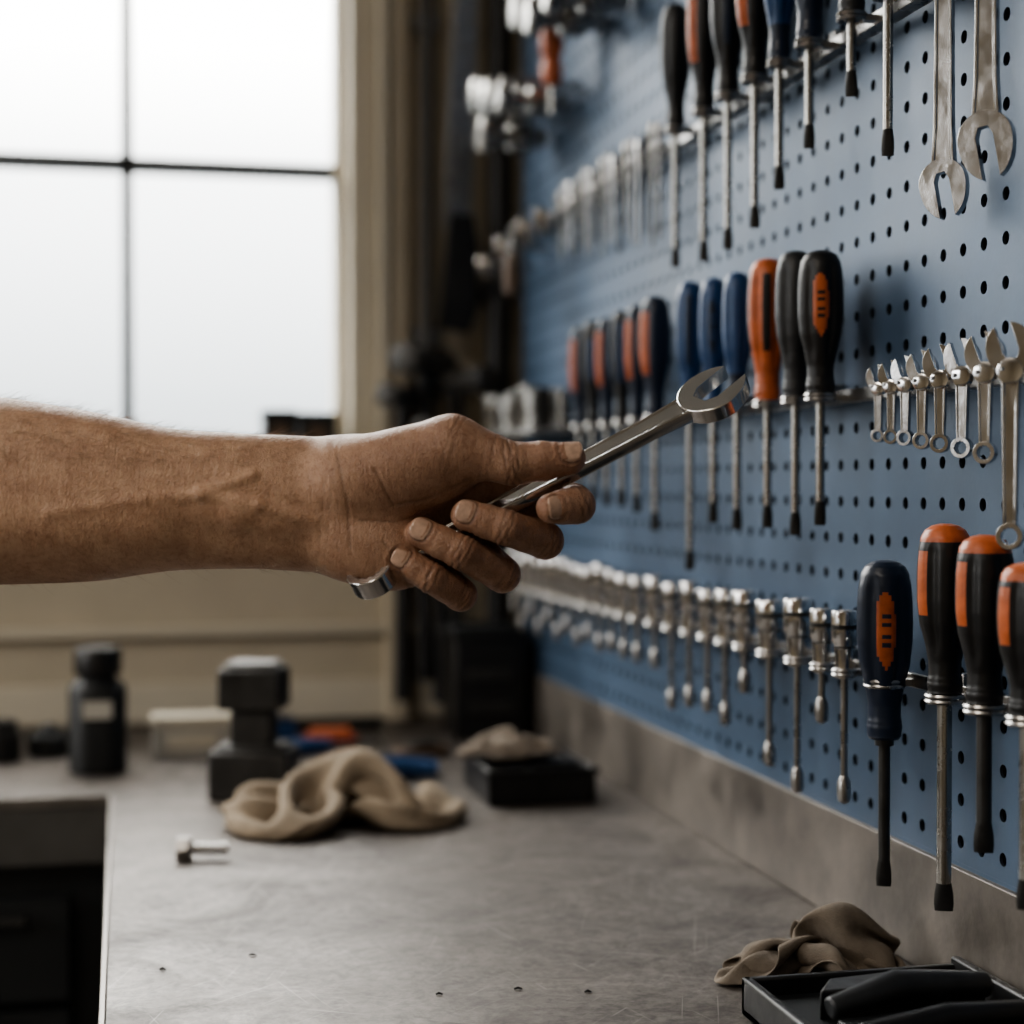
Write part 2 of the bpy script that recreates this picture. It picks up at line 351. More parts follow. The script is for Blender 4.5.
screwdriver(.971,RL,.110,.0178,.091,navyp,orangep,'panel',low=.036,shaft=darksteel,sr=.0036)
screwdriver(.892,RL,.098,.0165,.123,blackp,orangep,'capside',sr=.0042)
screwdriver(.846,RL,.093,.0165,.080,blackp,orangep,'capside',shaft=darksteel,sr=.0042)
screwdriver(.800,RL,.080,.0165,.100,blackp,orangep,'capside',sr=.0042)
# ------------------------------------------------------------ wrenches
def head_outline(R,w,ext=1.12,n=28):
    th=math.asin(min(.95,w/R)); pts=[]
    for i in range(n+1):
        a=th+(2*math.pi-2*th)*i/n
        x=R*math.cos(a); y=R*math.sin(a)
        if x>0: x*=ext
        pts.append((x,y))
    pts+=[(-R*.10,-w),(-R*.42,-w*.55),(-R*.42,w*.55),(-R*.10,w)]
    return pts
def wrench_geo(b,L,Ro,Rr,ws,wo,th,M,mat,ang=15,ring=True,jaw=.52,ext=1.12):
    sec=[]; N=9
    xs0=(Rr*.8 if ring else 0)
    for i in range(N):
        t=i/(N-1); x=xs0+(L-Ro*.75-xs0)*t
        wd=ws+(wo-ws)*t
        if t>.93: wd*=1.15
        t2=th/2*(1.0 if 0<t<1 else 1.1); h=wd/2; lip=min(.0022,h*.35); d=t2*.30
        q=[(h,0),(h*.97,t2*.6),(h-lip*.4,t2),(h-lip,t2),(h-lip*1.4,t2-d),(0,t2-d),(-(h-lip*1.4),t2-d),(-(h-lip),t2),(-(h-lip*.4),t2),(-h*.97,t2*.6),(-h,0)]
        q=q+[(a,-c) for a,c in q[1:-1][::-1]]
        sec.append([(x,a,c) for a,c in q])
    b.loft(sec,mat,M)
    b.prism(head_outline(Ro,Ro*jaw,ext),-th*.62,th*.62,mat,M@T((L,0,0))@RZ(math.radians(ang)))
    if ring:
        n=48
        outer=[(Rr*math.cos(2*math.pi*i/n),Rr*math.sin(2*math.pi*i/n)) for i in range(n)]
        inner=[]
        for i in range(n):
            rr=Rr*(.66 if i%4 in(0,1) else .60); inner.append((rr*math.cos(2*math.pi*i/n),rr*math.sin(2*math.pi*i/n)))
        b.ringprism(outer,inner,-th*.8,th*.8,mat,M)
def hanging_wrench(y,zc,L,Ro,ws,wo,yaw,x=.472,name='open_end_wrench'):
    b=MB()
    M=T((x,y,zc+L))@RZ(yaw)@Matrix(((0,0,-1,0),(0,1,0,0),(-1,0,0,0),(0,0,0,1)))
    wrench_geo(b,L,Ro,Ro*.75,ws,wo,.005,M,chromew,ang=-10,jaw=.32,ext=1.5)
    b.tube([(x-.012,y,zc+L+.004),(x-.010,y,zc+L-.001),(BX-.001,y,zc+L-.001)],.0018,satin)
    return b.obj(name,.0012)
hanging_wrench(.929,CZ+.178,.20,.0145,.010,.0135,math.radians(41))
hanging_wrench(.878,CZ+.194,.21,.0160,.011,.015,math.radians(41))
b=MB()
for i,(x,L) in enumerate([(2.155,.036),(2.115,.038),(2.073,.040),(2.025,.043),(1.975,.046),(1.917,.050),(1.86,.054),(1.80,.10)]):
    y=.462*x; R=.0076+.0006*i+(.0012 if i==7 else 0)
    M=T((.462,y,RM+.007+.0008*i-L))@RZ(math.radians(43+5*math.sin(i*2.1)))@Matrix(((0,0,1,0),(0,1,0,0),(1,0,0,0),(0,0,0,1)))
    wrench_geo(b,L,R,R*.55,R*.60,R*.8,.0038,M,chromew,ang=18,jaw=.34,ext=1.15)
    b.lathe([(R*.35,-.0036),(R*.55,-.0030),(R*.55,.0030),(R*.35,.0036)],chrome,M@T((L-R*.9,0,0)),seg=20)
    b.tube([(.456,y,RM+.002),(BX-.015,y,RM+.002)],.0012,satin,seg=6)
b.obj('small_wrench_set',.0006)
# ------------------------------------------------------------ sockets
b=MB()
ys=[XT*g for g in (2.266,2.347,2.44,2.555,2.668,2.76,2.85,2.949,3.053,3.159)]
rr=[.0085,.0082,.0100,.0105,.0098,.0088,.009,.0085,.0092,.0095]; rods=[.075,.028,.082,.072,.025,.055,.05,.052,.06,.03]
for k in range(13):
    ys.append(1.49+k*.042); rr.append(.0085+.001*math.sin(k*2)); rods.append(.03+.02*math.sin(k*3.1))
for y,r,rod in zip(ys,rr,rods):
    M=T((XT,y,RL)); h=.036+random.random()*.008
    b.lathe([(r*.55,-.006),(r*.72,-.005),(r*.72,.010),(r*.80,.013),(r*.80,.016),(r,.019),(r,h-.001),(r*.95,h),(r*.66,h),(r*.62,h-.008),(r*.2,h-.009)],chrome,M,seg=24)
    b.lathe([(r*.84,.0145),(r*.84,.0155)],darksteel,M,seg=24)
    b.lathe([(r*1.01,h-.012),(r*1.01,h-.009)],darksteel,M,seg=24)
    b.lathe([(.0024,-rod),(.0024,-.005)],satin,M,seg=10)
    b.lathe([(.0015,-rod-.012),(.0042,-rod-.010),(.0046,-rod-.004),(.0044,-rod+.002),(.0026,-rod+.006)],satin,M,seg=12)
    holder(b,y,RL,r*.84)
b.obj('socket_set')
b=MB()
for k in range(19):
    y=1.455+k*.0205; L=.082-.0018*k+.008*math.sin(k*2.3); x=BX-.0255; top=.014+.004*math.sin(k*1.7)
    b.lathe([(.0009,-L),(.0016,-L+.004),(.0019,-.004),(.0028,-.003),(.0028,.004),(.0020,.006),(.0020,top-.008),(.0038,top-.006),(.0042,top),(.0036,top+.006),(.001,top+.007)],(satin,shaftm,darksteel,chrome)[k%4],T((x,y,RU)),seg=10)
    b.torus(.0042,.0010,satin,T((x,y,RU)),seg=14,ms=5); b.box(*bx(x+.003,BX-.0145,y-.0025,y+.0025,RU-.001,RU+.001),satin)
b.obj('hex_key_set')
def crow(y,z,x,s,name='crowfoot_wrench'):
    b=MB(); M=T((x,y,z))@RZ(math.radians(70))@RX(math.radians(90))
    wrench_geo(b,.05*s,.014*s,.012*s,.011*s,.013*s,.008,M,chrome,ang=15)
    b.tube([(x,y,z),(BX-.001,y,z)],.002,satin,seg=8)
    return b.obj(name,.0006)
crow(1.86,CZ+.287,.435,1.0); crow(1.95,CZ+.278,.43,1.15); crow(2.03,CZ+.268,.425,1.0); crow(1.80,CZ+.290,.44,.9)
b=MB()
b.lathe([(.004,0),(.008,.004),(.009,.03),(.007,.045),(.004,.05)],brownm,T((.43,1.90,CZ+.215)),seg=14); b.tube([(.43,1.90,CZ+.262),(.43,1.90,CZ+.295),(BX-.001,1.90,CZ+.295)],.002,satin)
b.obj('awl')
b=MB(); b.box(*bx(.42,.474,1.76,2.04,RM-.006,RM),satin)
for k in range(9):
    for q in range(2):
        M=T((.435+q*.024,1.775+k*.031,RM)); h=.04+.012*random.random()
        b.lathe([(.009,0),(.009,h*.45),(.0105,h*.5),(.0105,h),(.007,h),(.006,h-.005)],shaftm if (k+q)%3 else darksteel,M,seg=16)
b.obj('deep_socket_tray',.0005)
def ratchet(x,y,z,L,s,yaw,name,grip):
    b=MB(); M=T((x,y,z))@RZ(yaw)@RY(math.radians(90))
    b.lathe([(.004*s,-.004),(.014*s,-.003),(.017*s,0),(.017*s,.012),(.013*s,.014),(.009*s,.018),(.009*s,.03),(.015*s,.034),(.016*s,.04),(.016*s,.058),(.012*s,.062),(.007*s,.066),(.007*s,L-.03),(.01*s,L-.028),(.011*s,L-.004),(.006*s,L)],grip,M,seg=24,
            matfn=lambda z,a:(shaftm if z<L-.03 else grip))
    b.tube([(x,y,z+.0),(x+.004,y,z+.022),(BX-.001 if x<BX else x+.03,y,z+.022)],.0022,satin)
    return b.obj(name)
for a in ((.398,1.90,.437,.085,1.25),(.402,1.98,.458,.08,1.3),(.402,1.94,.405,.08,1.2),(.402,1.84,.425,.08,1.0),(.402,1.70,.478,.082,1.15),(.402,1.62,.476,.082,1.0),(.402,1.66,.510,.082,1.1),(.402,1.76,.500,.082,1.2)):
    ratchet(a[0],a[1],CZ+a[2],a[3],a[4],0,'socket_ratchet',satin)
b=MB(); b.lathe([(.006,0),(.011,.006),(.012,.02),(.009,.028),(.012,.036),(.013,.06),(.010,.07),(.004,.074)],orangep,T((.45,1.79,CZ+.43)),seg=18); b.lathe([(.003,-.03),(.003,.0)],shaftm,T((.45,1.79,CZ+.43)),seg=8); b.tube([(.45,1.79,CZ+.428),(BX-.001,1.79,CZ+.428)],.0022,satin); b.obj('nut_driver')
# ------------------------------------------------------------ back wall hanging things
b=MB(); b.lathe([(.009,0),(.009,1.30)],fasc2,T((.379,YB-.03,BZ+.35)),seg=16)
for z in (1.4,1.8,2.15): b.box(*bx(.364,.394,YB-.028,YB,z-.01,z+.01),satin)
b.obj('electrical_conduit')
b=MB()
out=[(.398,CZ+.33),(.432,CZ+.33),(.450,CZ+.80),(.418,CZ+.80)]
b.prism([(x,z) for x,z in out],-.001,.001,satin,T((0,YB-.05,0))@RX(math.radians(90)))
b.prism([(.392,CZ+.20),(.405,CZ+.345),(.435,CZ+.345),(.442,CZ+.30),(.440,CZ+.22),(.43,CZ+.195)],-.011,.011,blackp,T((0,YB-.05,0))@RX(math.radians(90)))
b.tube([(.43,YB-.05,CZ+.6),(.43,YB,CZ+.6)],.003,satin); b.obj('hand_saw',.002)
b=MB()
b.tube([(.474,YB-.04,CZ+.95),(.474,YB-.04,CZ+.3),(.470,YB-.05,CZ+.15),(.468,YB-.05,CZ-.05),(.472,YB-.045,CZ-.2),(.472,YB-.045,BZ+.02)],.017,blackp,seg=16)
for z in (CZ+.7,CZ+.25): b.box(*bx(.452,.495,YB-.06,YB,z-.012,z+.012),darksteel)
b.obj('air_hose')
def hammer(x,ztop,L,hs,yaw=0):
    b=MB(); y=YB-.045
    b.tube([(x,y,ztop),(x,y,ztop-L*.35),(x,y,ztop-L*.7),(x,y,ztop-L)],[.008,.007,.009,.011],blackp,seg=12)
    M=T((x,y,ztop-.012))@RZ(yaw)@RY(math.radians(90))
    b.lathe([(.008*hs,-.042*hs),(.014*hs,-.040*hs),(.014*hs,-.025*hs),(.009*hs,-.02*hs),(.012*hs,-.01*hs),(.012*hs,.012*hs),(.009*hs,.018*hs),(.014*hs,.026*hs),(.014*hs,.038*hs),(.009*hs,.04*hs)],fasc2,M,seg=16)
    b.tube([(x-.015,y,ztop-.03),(x-.015,YB,ztop-.03)],.002,satin,seg=6); b.tube([(x+.015,y,ztop-.03),(x+.015,YB,ztop-.03)],.002,satin,seg=6)
    return b.obj('hammer')
hammer(.345,CZ+.125,.40,1.1,.9); hammer(.374,CZ+.17,.42,1.4,.9); hammer(.415,CZ+.145,.44,1.3,-.9); hammer(.395,CZ+.08,.36,1.2,.9)
for x0,x1,h in ((.170,.213,.045),(.216,.262,.042)):
    b=MB(); z=ZS; b.box(*bx(x0,x1,YB-.035,YB+.015,z,z+h*.8),darksteel); b.box(*bx(x0-.001,x1+.001,YB-.037,YB+.017,z+h*.8,z+h),fascia); b.box(*bx(x0+.012,x1-.012,YB-.0365,YB-.03,z+h*.2,z+h*.6),brownm); b.obj('small_parts_box',.0015)
# ------------------------------------------------------------ bench items
def jar(x,y,s=1.0,name='oil_bottle'):
    b=MB(); M=T((x,y,BZ))
    def rf(u,a,z): 
        k=1.0 if z<.092*s else 0.0
        return 1-.04*k*abs(math.cos(2*a))**3+.08*k*abs(math.sin(2*a))
    b.lathe([(.028*s,0),(.031*s,.003*s),(.031*s,.086*s),(.029*s,.093*s),(.021*s,.099*s),(.018*s,.104*s)],fascia,M,seg=32,rfn=rf)
    b.lathe([(.0235*s,.104*s),(.0245*s,.106*s),(.0245*s,.128*s),(.022*s,.132*s)],blackp,M,seg=32,rfn=lambda u,a,z:1+.02*math.cos(16*a))
    b.prism([(-.015*s,.060*s),(.015*s,.060*s),(.015*s,.078*s),(-.015*s,.078*s)],.0,.0022,whitep,M@T((0,-.0295*s,0))@RX(math.radians(90)))
    return b.obj(name)
jar(-.029,1.867,1.0)
b=MB(); b.box(*bx(.03,.115,1.935,1.985,BZ,BZ+.034),whitep); b.box(*bx(.028,.117,1.933,1.987,BZ+.034,BZ+.046),creamd); b.box(*bx(.045,.10,1.9335,1.936,BZ+.01,BZ+.026),creamd); b.obj('cardboard_box',.002)
b=MB(); M=T((.1225,1.68,BZ))@RZ(math.radians(-18))
b.box((0,0,.024),(.078,.062,.048),darksteel,M); b.box((0,0,.050),(.066,.05,.006),darksteel,M)
b.box((0,0,.068),(.040,.036,.036),darksteel,M)
b.box((0,0,.107),(.060,.055,.040),darksteel,M); b.box((.0,.0,.130),(.050,.044,.006),fasc2,M)
b.obj('bench_anvil',.004)
def rag(name,x,y,w,l,h,seed,mat,z=BZ,rot=0,comp=.62,N=54,grav=.00035):
    rs=np.random.RandomState(seed); n1=N+1
    u,v=np.meshgrid(np.linspace(-1,1,n1),np.linspace(-1,1,n1),indexing='ij')
    P=np.zeros((n1*n1,3)); bump=np.zeros((n1,n1))
    for _ in range(9):
        fx,fy=rs.uniform(-4.2,4.2,2); ph=rs.uniform(0,6.28); bump+=np.sin(fx*u+fy*v+ph)
    env=np.clip(1-np.maximum(abs(u),abs(v))**2.5,0,1)
    P[:,0]=(u*w/2*(1+.12*np.sin(3*v+seed))).ravel(); P[:,1]=(v*l/2*(1+.12*np.sin(2.6*u+seed*2))).ravel()
    P[:,2]=(.003+h*env*(.45+.17*bump)).ravel().clip(.001,h*1.2)
    rx=w/comp/N; ry=l/comp/N; idx=np.arange(n1*n1).reshape(n1,n1); G=[]
    ii,jj=np.meshgrid(np.arange(n1),np.arange(n1),indexing='ij')
    def mk(di,dj,rest,k,key,modn,groups):
        a=idx[:n1-di,max(0,-dj):n1-max(0,dj)]; c=idx[di:,max(0,dj):n1+min(0,dj)]
        kk=key[:n1-di,max(0,-dj):n1-max(0,dj)]%modn
        for g in groups:
            m=np.isin(kk,g); G.append((a[m],c[m],rest,k))
    mk(1,0,rx,1,ii,2,[(0,),(1,)]); mk(0,1,ry,1,jj,2,[(0,),(1,)])
    rd=math.hypot(rx,ry); mk(1,1,rd,.25,ii,2,[(0,),(1,)]); mk(1,-1,rd,.25,ii,2,[(0,),(1,)])
    mk(4,0,4*rx,.22,ii,8,[(0,1,2,3),(4,5,6,7)]); mk(0,4,4*ry,.22,jj,8,[(0,1,2,3),(4,5,6,7)])
    mk(2,0,2*rx,.35,ii,4,[(0,1),(2,3)]); mk(0,2,2*ry,.35,jj,4,[(0,1),(2,3)])
    Vv=np.zeros_like(P); steps=110
    for st in range(steps):
        old=P.copy(); P=P+Vv*.90; P[:,2]-=grav
        rr_=np.sqrt((P[:,0]/(w*.55))**2+(P[:,1]/(l*.55))**2); hi=h*np.clip(1.12-.85*rr_**1.6,.16,1.05)
        for it in range(6):
            for a,c,rest,k in G:
                d=P[c]-P[a]; Ls=np.sqrt((d*d).sum(1))+1e-9; co=(.5*k*(Ls-rest)/Ls)[:,None]*d; P[a]+=co; P[c]-=co
            P[:,2]=np.clip(P[:,2],.0008,hi)
            if st<steps*.9:
                th=np.arctan2(P[:,1]/l,P[:,0]/w); lim=1.04+.16*np.sin(3*th+seed)+.10*np.sin(5*th+2*seed)
                q=((np.abs(P[:,0])/(w/2))**3+(np.abs(P[:,1])/(l/2))**3)**(1/3)/lim; s=np.where(q>1,1/q,1); P[:,0]*=s; P[:,1]*=s
        fl=P[:,2]<.0012; P[fl,:2]=old[fl,:2]*.7+P[fl,:2]*.3
        Vv=np.clip(P-old,-.002,.002)
    Pg=P.reshape(n1,n1,3)
    for _ in range(2):
        Q_=Pg.copy(); Q_[1:-1,1:-1]=.5*Pg[1:-1,1:-1]+.125*(Pg[:-2,1:-1]+Pg[2:,1:-1]+Pg[1:-1,:-2]+Pg[1:-1,2:]); Pg=Q_
    F=[(i*n1+j,(i+1)*n1+j,(i+1)*n1+j+1,i*n1+j+1) for i in range(N) for j in range(N)]
    b=MB(); b.add([tuple(p) for p in Pg.reshape(-1,3)],F,mat); o=b.obj(name,angle=180); o.location=(x,y,z+.0005); o.rotation_euler=(0,0,rot)
    s=o.modifiers.new('solid','SOLIDIFY'); s.thickness=.0011; s.offset=1
    s=o.modifiers.new('sub','SUBSURF'); s.levels=1; s.render_levels=1
    return o
rag('shop_rag',.190,1.540,.20,.15,.068,3,clothm,rot=.15,comp=.50,grav=.00008)
rag('shop_rag',.420,.985,.105,.075,.052,12,clothd,rot=.2,comp=.42,N=54,grav=.00005)
b=MB(); x0,x1,y0,y1=.335,.440,1.575,1.70
for a in (bx(x0,x1,y0,y1,BZ,BZ+.004),bx(x0,x1,y0,y0+.004,BZ,BZ+.034),bx(x0,x1,y1-.004,y1,BZ,BZ+.034),bx(x0,x0+.004,y0,y1,BZ,BZ+.034),bx(x1-.004,x1,y0,y1,BZ,BZ+.034),bx(x0-.003,x1+.003,y0-.003,y0,BZ+.029,BZ+.035),bx(x0+.05,x0+.054,y0,y1,BZ,BZ+.028),bx(x0+.004,x1-.004,y0+.06,y1-.004,BZ+.004,BZ+.030)): b.box(*a,blackp)
b.obj('parts_tray',.0012)
rag('shop_rag',.375,1.665,.09,.06,.034,5,clothd,z=BZ+.0345,comp=.5,N=34,grav=.00005)
b=MB(); z=BZ+.011
b.tube([(.225,1.70,z),(.25,1.735,z+.004),(.285,1.745,z),(.315,1.735,z)],[.008,.0105,.0105,.008],bluep,seg=14)
b.tube([(.225,1.715,z),(.25,1.765,z+.002),(.285,1.775,z),(.318,1.772,z)],[.008,.0105,.0105,.008],navyp,seg=14)
b.tube([(.225,1.705,z),(.205,1.695,z),(.175,1.69,z)],[.009,.010,.004],darksteel,seg=10)
b.obj('pliers')
b=MB(); M=T((.195,1.92,BZ+.0105))@RZ(.3)@RY(math.radians(90)); b.lathe([(.005,-.03),(.009,-.027),(.010,0),(.008,.03),(.004,.035)],bluep,M,seg=16); b.lathe([(.003,.03),(.003,.10)],shaftm,M,seg=10); b.obj('screwdriver')
b=MB(); b.box(*bx(.205,.262,1.965,2.02,BZ,BZ+.014),redp); b.box(*bx(.21,.257,1.970,2.01,BZ+.014,BZ+.020),orangep); b.box(*bx(.225,.243,1.961,1.965,BZ+.005,BZ+.010),satin); b.obj('drill_bit_case',.002)
b=MB(); b.box(*bx(.155,.195,2.0,2.05,BZ,BZ+.026),bluep); b.box(*bx(.157,.193,2.002,2.048,BZ+.026,BZ+.032),navyp); b.obj('drill_bit_case',.002)
b=MB(); b.prism([(-.035,-.01),(.02,-.014),(.035,0),(.02,.014),(-.035,.012)],0,.012,brownm,T((.325,1.88,BZ))@RZ(.4)); b.prism([(-.02,-.006),(.015,-.008),(.02,.006),(-.02,.006)],.012,.018,darksteel,T((.325,1.88,BZ))@RZ(.4)); b.obj('leather_pouch',.002)
b=MB(); b.box(*bx(.385,.470,2.0,2.09,BZ,BZ+.12),blackp); b.box(*bx(.382,.473,1.997,2.093,BZ+.12,BZ+.135),fascia); b.box(*bx(.40,.455,1.995,2.0,BZ+.07,BZ+.085),darksteel); b.box(*bx(.40,.455,1.995,2.0,BZ+.03,BZ+.045),darksteel); b.obj('small_parts_cabinet',.002)
b=MB(); b.lathe([(.02,0),(.022,.002),(.022,.03),(.018,.035),(.018,.045)],blackp,T((-.135,1.96,BZ)),seg=24); b.obj('grease_tin')
b=MB(); b.lathe([(.02,0),(.024,.003),(.024,.022),(.02,.026)],fascia,T((-.085,1.99,BZ)),seg=24); b.lathe([(.01,.026),(.012,.03),(.006,.036)],blackp,T((-.085,1.99,BZ)),seg=16); b.obj('grease_tin')
b=MB(); b.box(*bx(.125,.150,2.06,2.10,BZ,BZ+.02),darksteel); b.box(*bx(.125,.31,2.105,2.125,BZ,BZ+.015),darksteel); b.lathe([(.01,0),(.01,.022),(.006,.024)],blackp,T((.14,2.08,BZ+.02)),seg=16); b.obj('steel_offcut',.002)
b=MB(); M=T((.066,1.405,BZ+.0092))@RZ(math.radians(-12))@RY(math.radians(90))
hexp=[(.0105*math.cos(math.pi/3*i+.52),.0105*math.sin(math.pi/3*i+.52)) for i in range(6)]
b.prism(hexp,-.026,-.016,satin,M); b.lathe([(.0090,-.016),(.0090,-.0145)],satin,M,seg=20)
pr=[]
for k in range(20): pr.append((.0042 if k%2 else .0050,-.0145+k*.0016))
b.lathe(pr,satin,M,seg=16)
b.obj('hex_bolt',.0006)
b=MB()
for x,y,s in ((.228,1.0,.0024),(.268,.985,.002),(.18,1.0,.002),(.02,1.09,.002),(.077,1.11,.0024)):
    b.tube([(x,y,BZ+.0008),(x+s,y+.0004,BZ+.0014),(x+2*s,y-.001,BZ+.0008)],[.0006,.0009,.0005],blackp,seg=6)
b.obj('metal_shavings')
b=MB(); x0,x1,y0,y1=.345,.482,.60,.925; z=BZ
for a in (bx(x0,x1,y0,y1,z,z+.006),bx(x0,x1,y1-.006,y1,z,z+.022),bx(x0,x1,y0,y0+.006,z,z+.022),bx(x0,x0+.006,y0,y1,z,z+.022),bx(x1-.006,x1,y0,y1,z,z+.026)): b.box(*a,blackp)
b.box(*bx(x0+.006,x1-.006,y0+.006,y1-.006,z+.006,z+.012),fascia)
b.prism([(0,0),(.10,.0),(.10,.02),(.07,.03),(.015,.022)],0,.018,blackp,T((x0+.025,y1-.055,z+.010)))
b.prism([(0,0),(.09,.006),(.09,.03),(.05,.04),(.0,.03)],0,.012,fascia,T((x0+.02,y1-.12,z+.011)))
b.tube([(x0+.02,y1-.08,z+.026),(x0+.06,y1-.075,z+.034),(x1-.02,y1-.07,z+.030)],[.006,.009,.007],greyp,seg=12)
b.tube([(x0+.02,y1-.12,z+.024),(x0+.07,y1-.115,z+.028),(x1-.02,y1-.11,z+.026)],[.006,.008,.007],blackp,seg=12)
b.box(*bx(x0+.03,x0+.05,y1-.001,y1+.004,z+.008,z+.020),greyp)
b.obj('open_tool_case',.0015)
b=MB(); b.box(*bx(-1.3,-.9,-.6,.8,2.70,2.76),creamd); b.box(*bx(-1.12,-1.08,-.5,-.46,2.76,2.8),satin); b.box(*bx(-1.12,-1.08,.66,.70,2.76,2.8),satin); b.obj('added_fill_fixture',.004)  # unseen ceiling fixture, added to house the fill light
# ------------------------------------------------------------ hand & forearm (implicit surface)
al=math.radians(12.775); d0=.96; S=d0/1706.7
Fv=Vector((math.sin(al),math.cos(al),0)); Rv=Vector((math.cos(al),-math.sin(al),0))
O=Vector((0,0,CZ))+Fv*d0+Rv*((455-512)*S)+Vector((0,0,1))*((485-500)*S)
HM=Matrix(((Rv.x,Fv.x,0,O.x),(Rv.y,Fv.y,0,O.y),(Rv.z,Fv.z,1,O.z),(0,0,0,1)))
step=1.3
x0,x1,y0,y1,z0,z1=-240,606,-72,112,372,632
gx=np.arange(x0,x1,step,dtype=np.float32); gy=np.arange(y0,y1,step,dtype=np.float32); gz=np.arange(z0,z1,step,dtype=np.float32)
Fld=np.full((len(gx),len(gy),len(gz)),60,dtype=np.float32)
def sub(lo,hi):
    a=[max(0,int((lo[i]-(x0,y0,z0)[i])/step)) for i in range(3)]
    c=[min(Fld.shape[i],int((hi[i]-(x0,y0,z0)[i])/step)+2) for i in range(3)]
    sl=tuple(slice(a[i],c[i]) for i in range(3))
    return sl,gx[sl[0]][:,None,None],gy[sl[1]][None,:,None],gz[sl[2]][None,None,:]
def smin(a,b,k):
    h=np.clip(.5+.5*(b-a)/k,0,1); return b*(1-h)+a*h-k*h*(1-h)
def cone(A,B,k,mg=None):
    A=list(A);B=list(B);mg=mg or (k+8)
    lo=[min(A[i]-A[3],B[i]-B[3])-mg for i in range(3)]; hi=[max(A[i]+A[3],B[i]+B[3])+mg for i in range(3)]
    sl,X,Y,Z=sub(lo,hi); d=np.array(B[:3],float)-np.array(A[:3],float); L2=(d*d).sum()
    px,py,pz=X-A[0],Y-A[1],Z-A[2]; h=np.clip((px*d[0]+py*d[1]+pz*d[2])/L2,0,1)
    D=np.sqrt((px-d[0]*h)**2+(py-d[1]*h)**2+(pz-d[2]*h)**2)-(A[3]+(B[3]-A[3])*h)
    Fld[sl]=smin(Fld[sl],D.astype(np.float32),k)
def ell(C,R,k,rot=0):
    m=k+8; q=max(R[0],R[2]); sl,X,Y,Z=sub((C[0]-q-m,C[1]-R[1]-m,C[2]-q-m),(C[0]+q+m,C[1]+R[1]+m,C[2]+q+m))
    c,s=math.cos(rot),math.sin(rot); u=(X-C[0])*c+(Z-C[2])*s; w=-(X-C[0])*s+(Z-C[2])*c
    k0=np.sqrt((u/R[0])**2+((Y-C[1])/R[1])**2+(w/R[2])**2); k1=np.sqrt((u/R[0]**2)**2+((Y-C[1])/R[1]**2)**2+(w/R[2]**2)**2)+1e-6
    Fld[sl]=smin(Fld[sl],(k0*(k0-1)/k1).astype(np.float32),k)
xs=[-240,-160,0,90,170,250,320,360]
cz=[484,488,491,497,500,501.5,505,508]; rz=[96,100,95,86,71,68,69,66]; ry=[78,80,72,62,52,46,42,38]; cy=[28,26,22,20,20,21,23,26]
sl,X,Y,Z=sub((x0,y0,z0),(380,y1,z1))
def sm(arr):
    f=np.interp(gx,xs,arr); ker=np.hanning(61); ker/=ker.sum(); f=np.convolve(np.pad(f,30,mode='edge'),ker,'valid'); return f[sl[0]].astype(np.float32)[:,None,None]
A_,B_,C_,D_=sm(cz),sm(rz),sm(ry),sm(cy)
e=(np.sqrt(((Z-A_)/B_)**2+((Y-D_)/C_)**2)-1)*np.minimum(B_,C_)
e=np.maximum(e,X-350); e=np.maximum(e,(x0+8)-X)
Fld[sl]=np.minimum(Fld[sl],e.astype(np.float32)); del e
cone((-60,-8,520,42),(150,-2,520,26),30)
cone((140,-16,500,15),(240,-12,512,13),16); cone((240,-12,512,13),(335,-5,522,11),16)
cone((160,-12,480,11),(320,-6,498,9),14)
cone((150,-32.5,500,2.9),(205,-28.5,494,2.9),9); cone((205,-28.5,494,2.9),(262,-25.5,505,2.9),9); cone((262,-25.5,505,2.9),(318,-18.5,520,2.6),9)
cone((205,-28,494,2.6),(255,-21,476,2.4),9); cone((60,-43,512,3.2),(150,-32.5,500,2.9),9)
cone((345,28,482,36),(500,50,482,24),18); cone((345,28,500,36),(482,52,502,24),18); cone((345,28,522,36),(450,50,530,23),18); cone((345,26,540,34),(415,42,560,21),18)
ell((374,4,548),(64,31,41),18,.28); ell((408,2,476),(78,33,40),18,-.25)
cone((345,10,480,40),(452,-4,446,29),18)
cone((452,-4,446,29),(513,-15,464,21.5),14)
FN={'index':[(500,50,482,22),(574,26,503,20),(576,-12,505,18.5),(551,-25,508,15.4)],
    'middle':[(482,52,502,22),(545,12,541,19.2),(506,-22,527,17.8),(467,-20,515,15.6)],
    'ring':[(450,50,530,21),(502,10,575,18.6),(463,-21,552,17.2),(422,-18,532,15)],
    'pinky':[(415,42,560,20),(460,6,595,17),(432,-16,577,15.6),(402,-14,559,13.6)]}
for c in FN.values(): cone(c[0],c[1],9)
def mid(a,b,t,f): return tuple(a[i]+(b[i]-a[i])*t for i in range(3))+((a[3]+(b[3]-a[3])*t)*f,)
TI,TT=(513,-15,464,21),(569,-15,459,16.2); TM=mid(TI,TT,.5,1.05)
cone(TI,TM,5); cone(TM,TT,4)
base=Fld.copy()
for nm,c in FN.items():
    Fld[:]=60
    m1=mid(c[1],c[2],.5,.94)
    cone(c[1],m1,4); cone(m1,c[2],4); m2=mid(c[2],c[3],.5,.99); cone(c[2],m2,4); cone(m2,c[3],4)
    base=smin(base,Fld,2.0)
Fld=base
ins=Fld<0
nx,ny,nz=Fld.shape
cs=np.zeros((nx-1,ny-1,nz-1),dtype=np.int8)
for i in(0,1):
    for j in(0,1):
        for k in(0,1): cs+=ins[i:nx-1+i,j:ny-1+j,k:nz-1+k]
act=(cs>0)&(cs<8); I,J,K=np.nonzero(act); idv=np.full(act.shape,-1,dtype=np.int32); idv[I,J,K]=np.arange(len(I))
cor=[(i,j,k) for i in(0,1) for j in(0,1) for k in(0,1)]
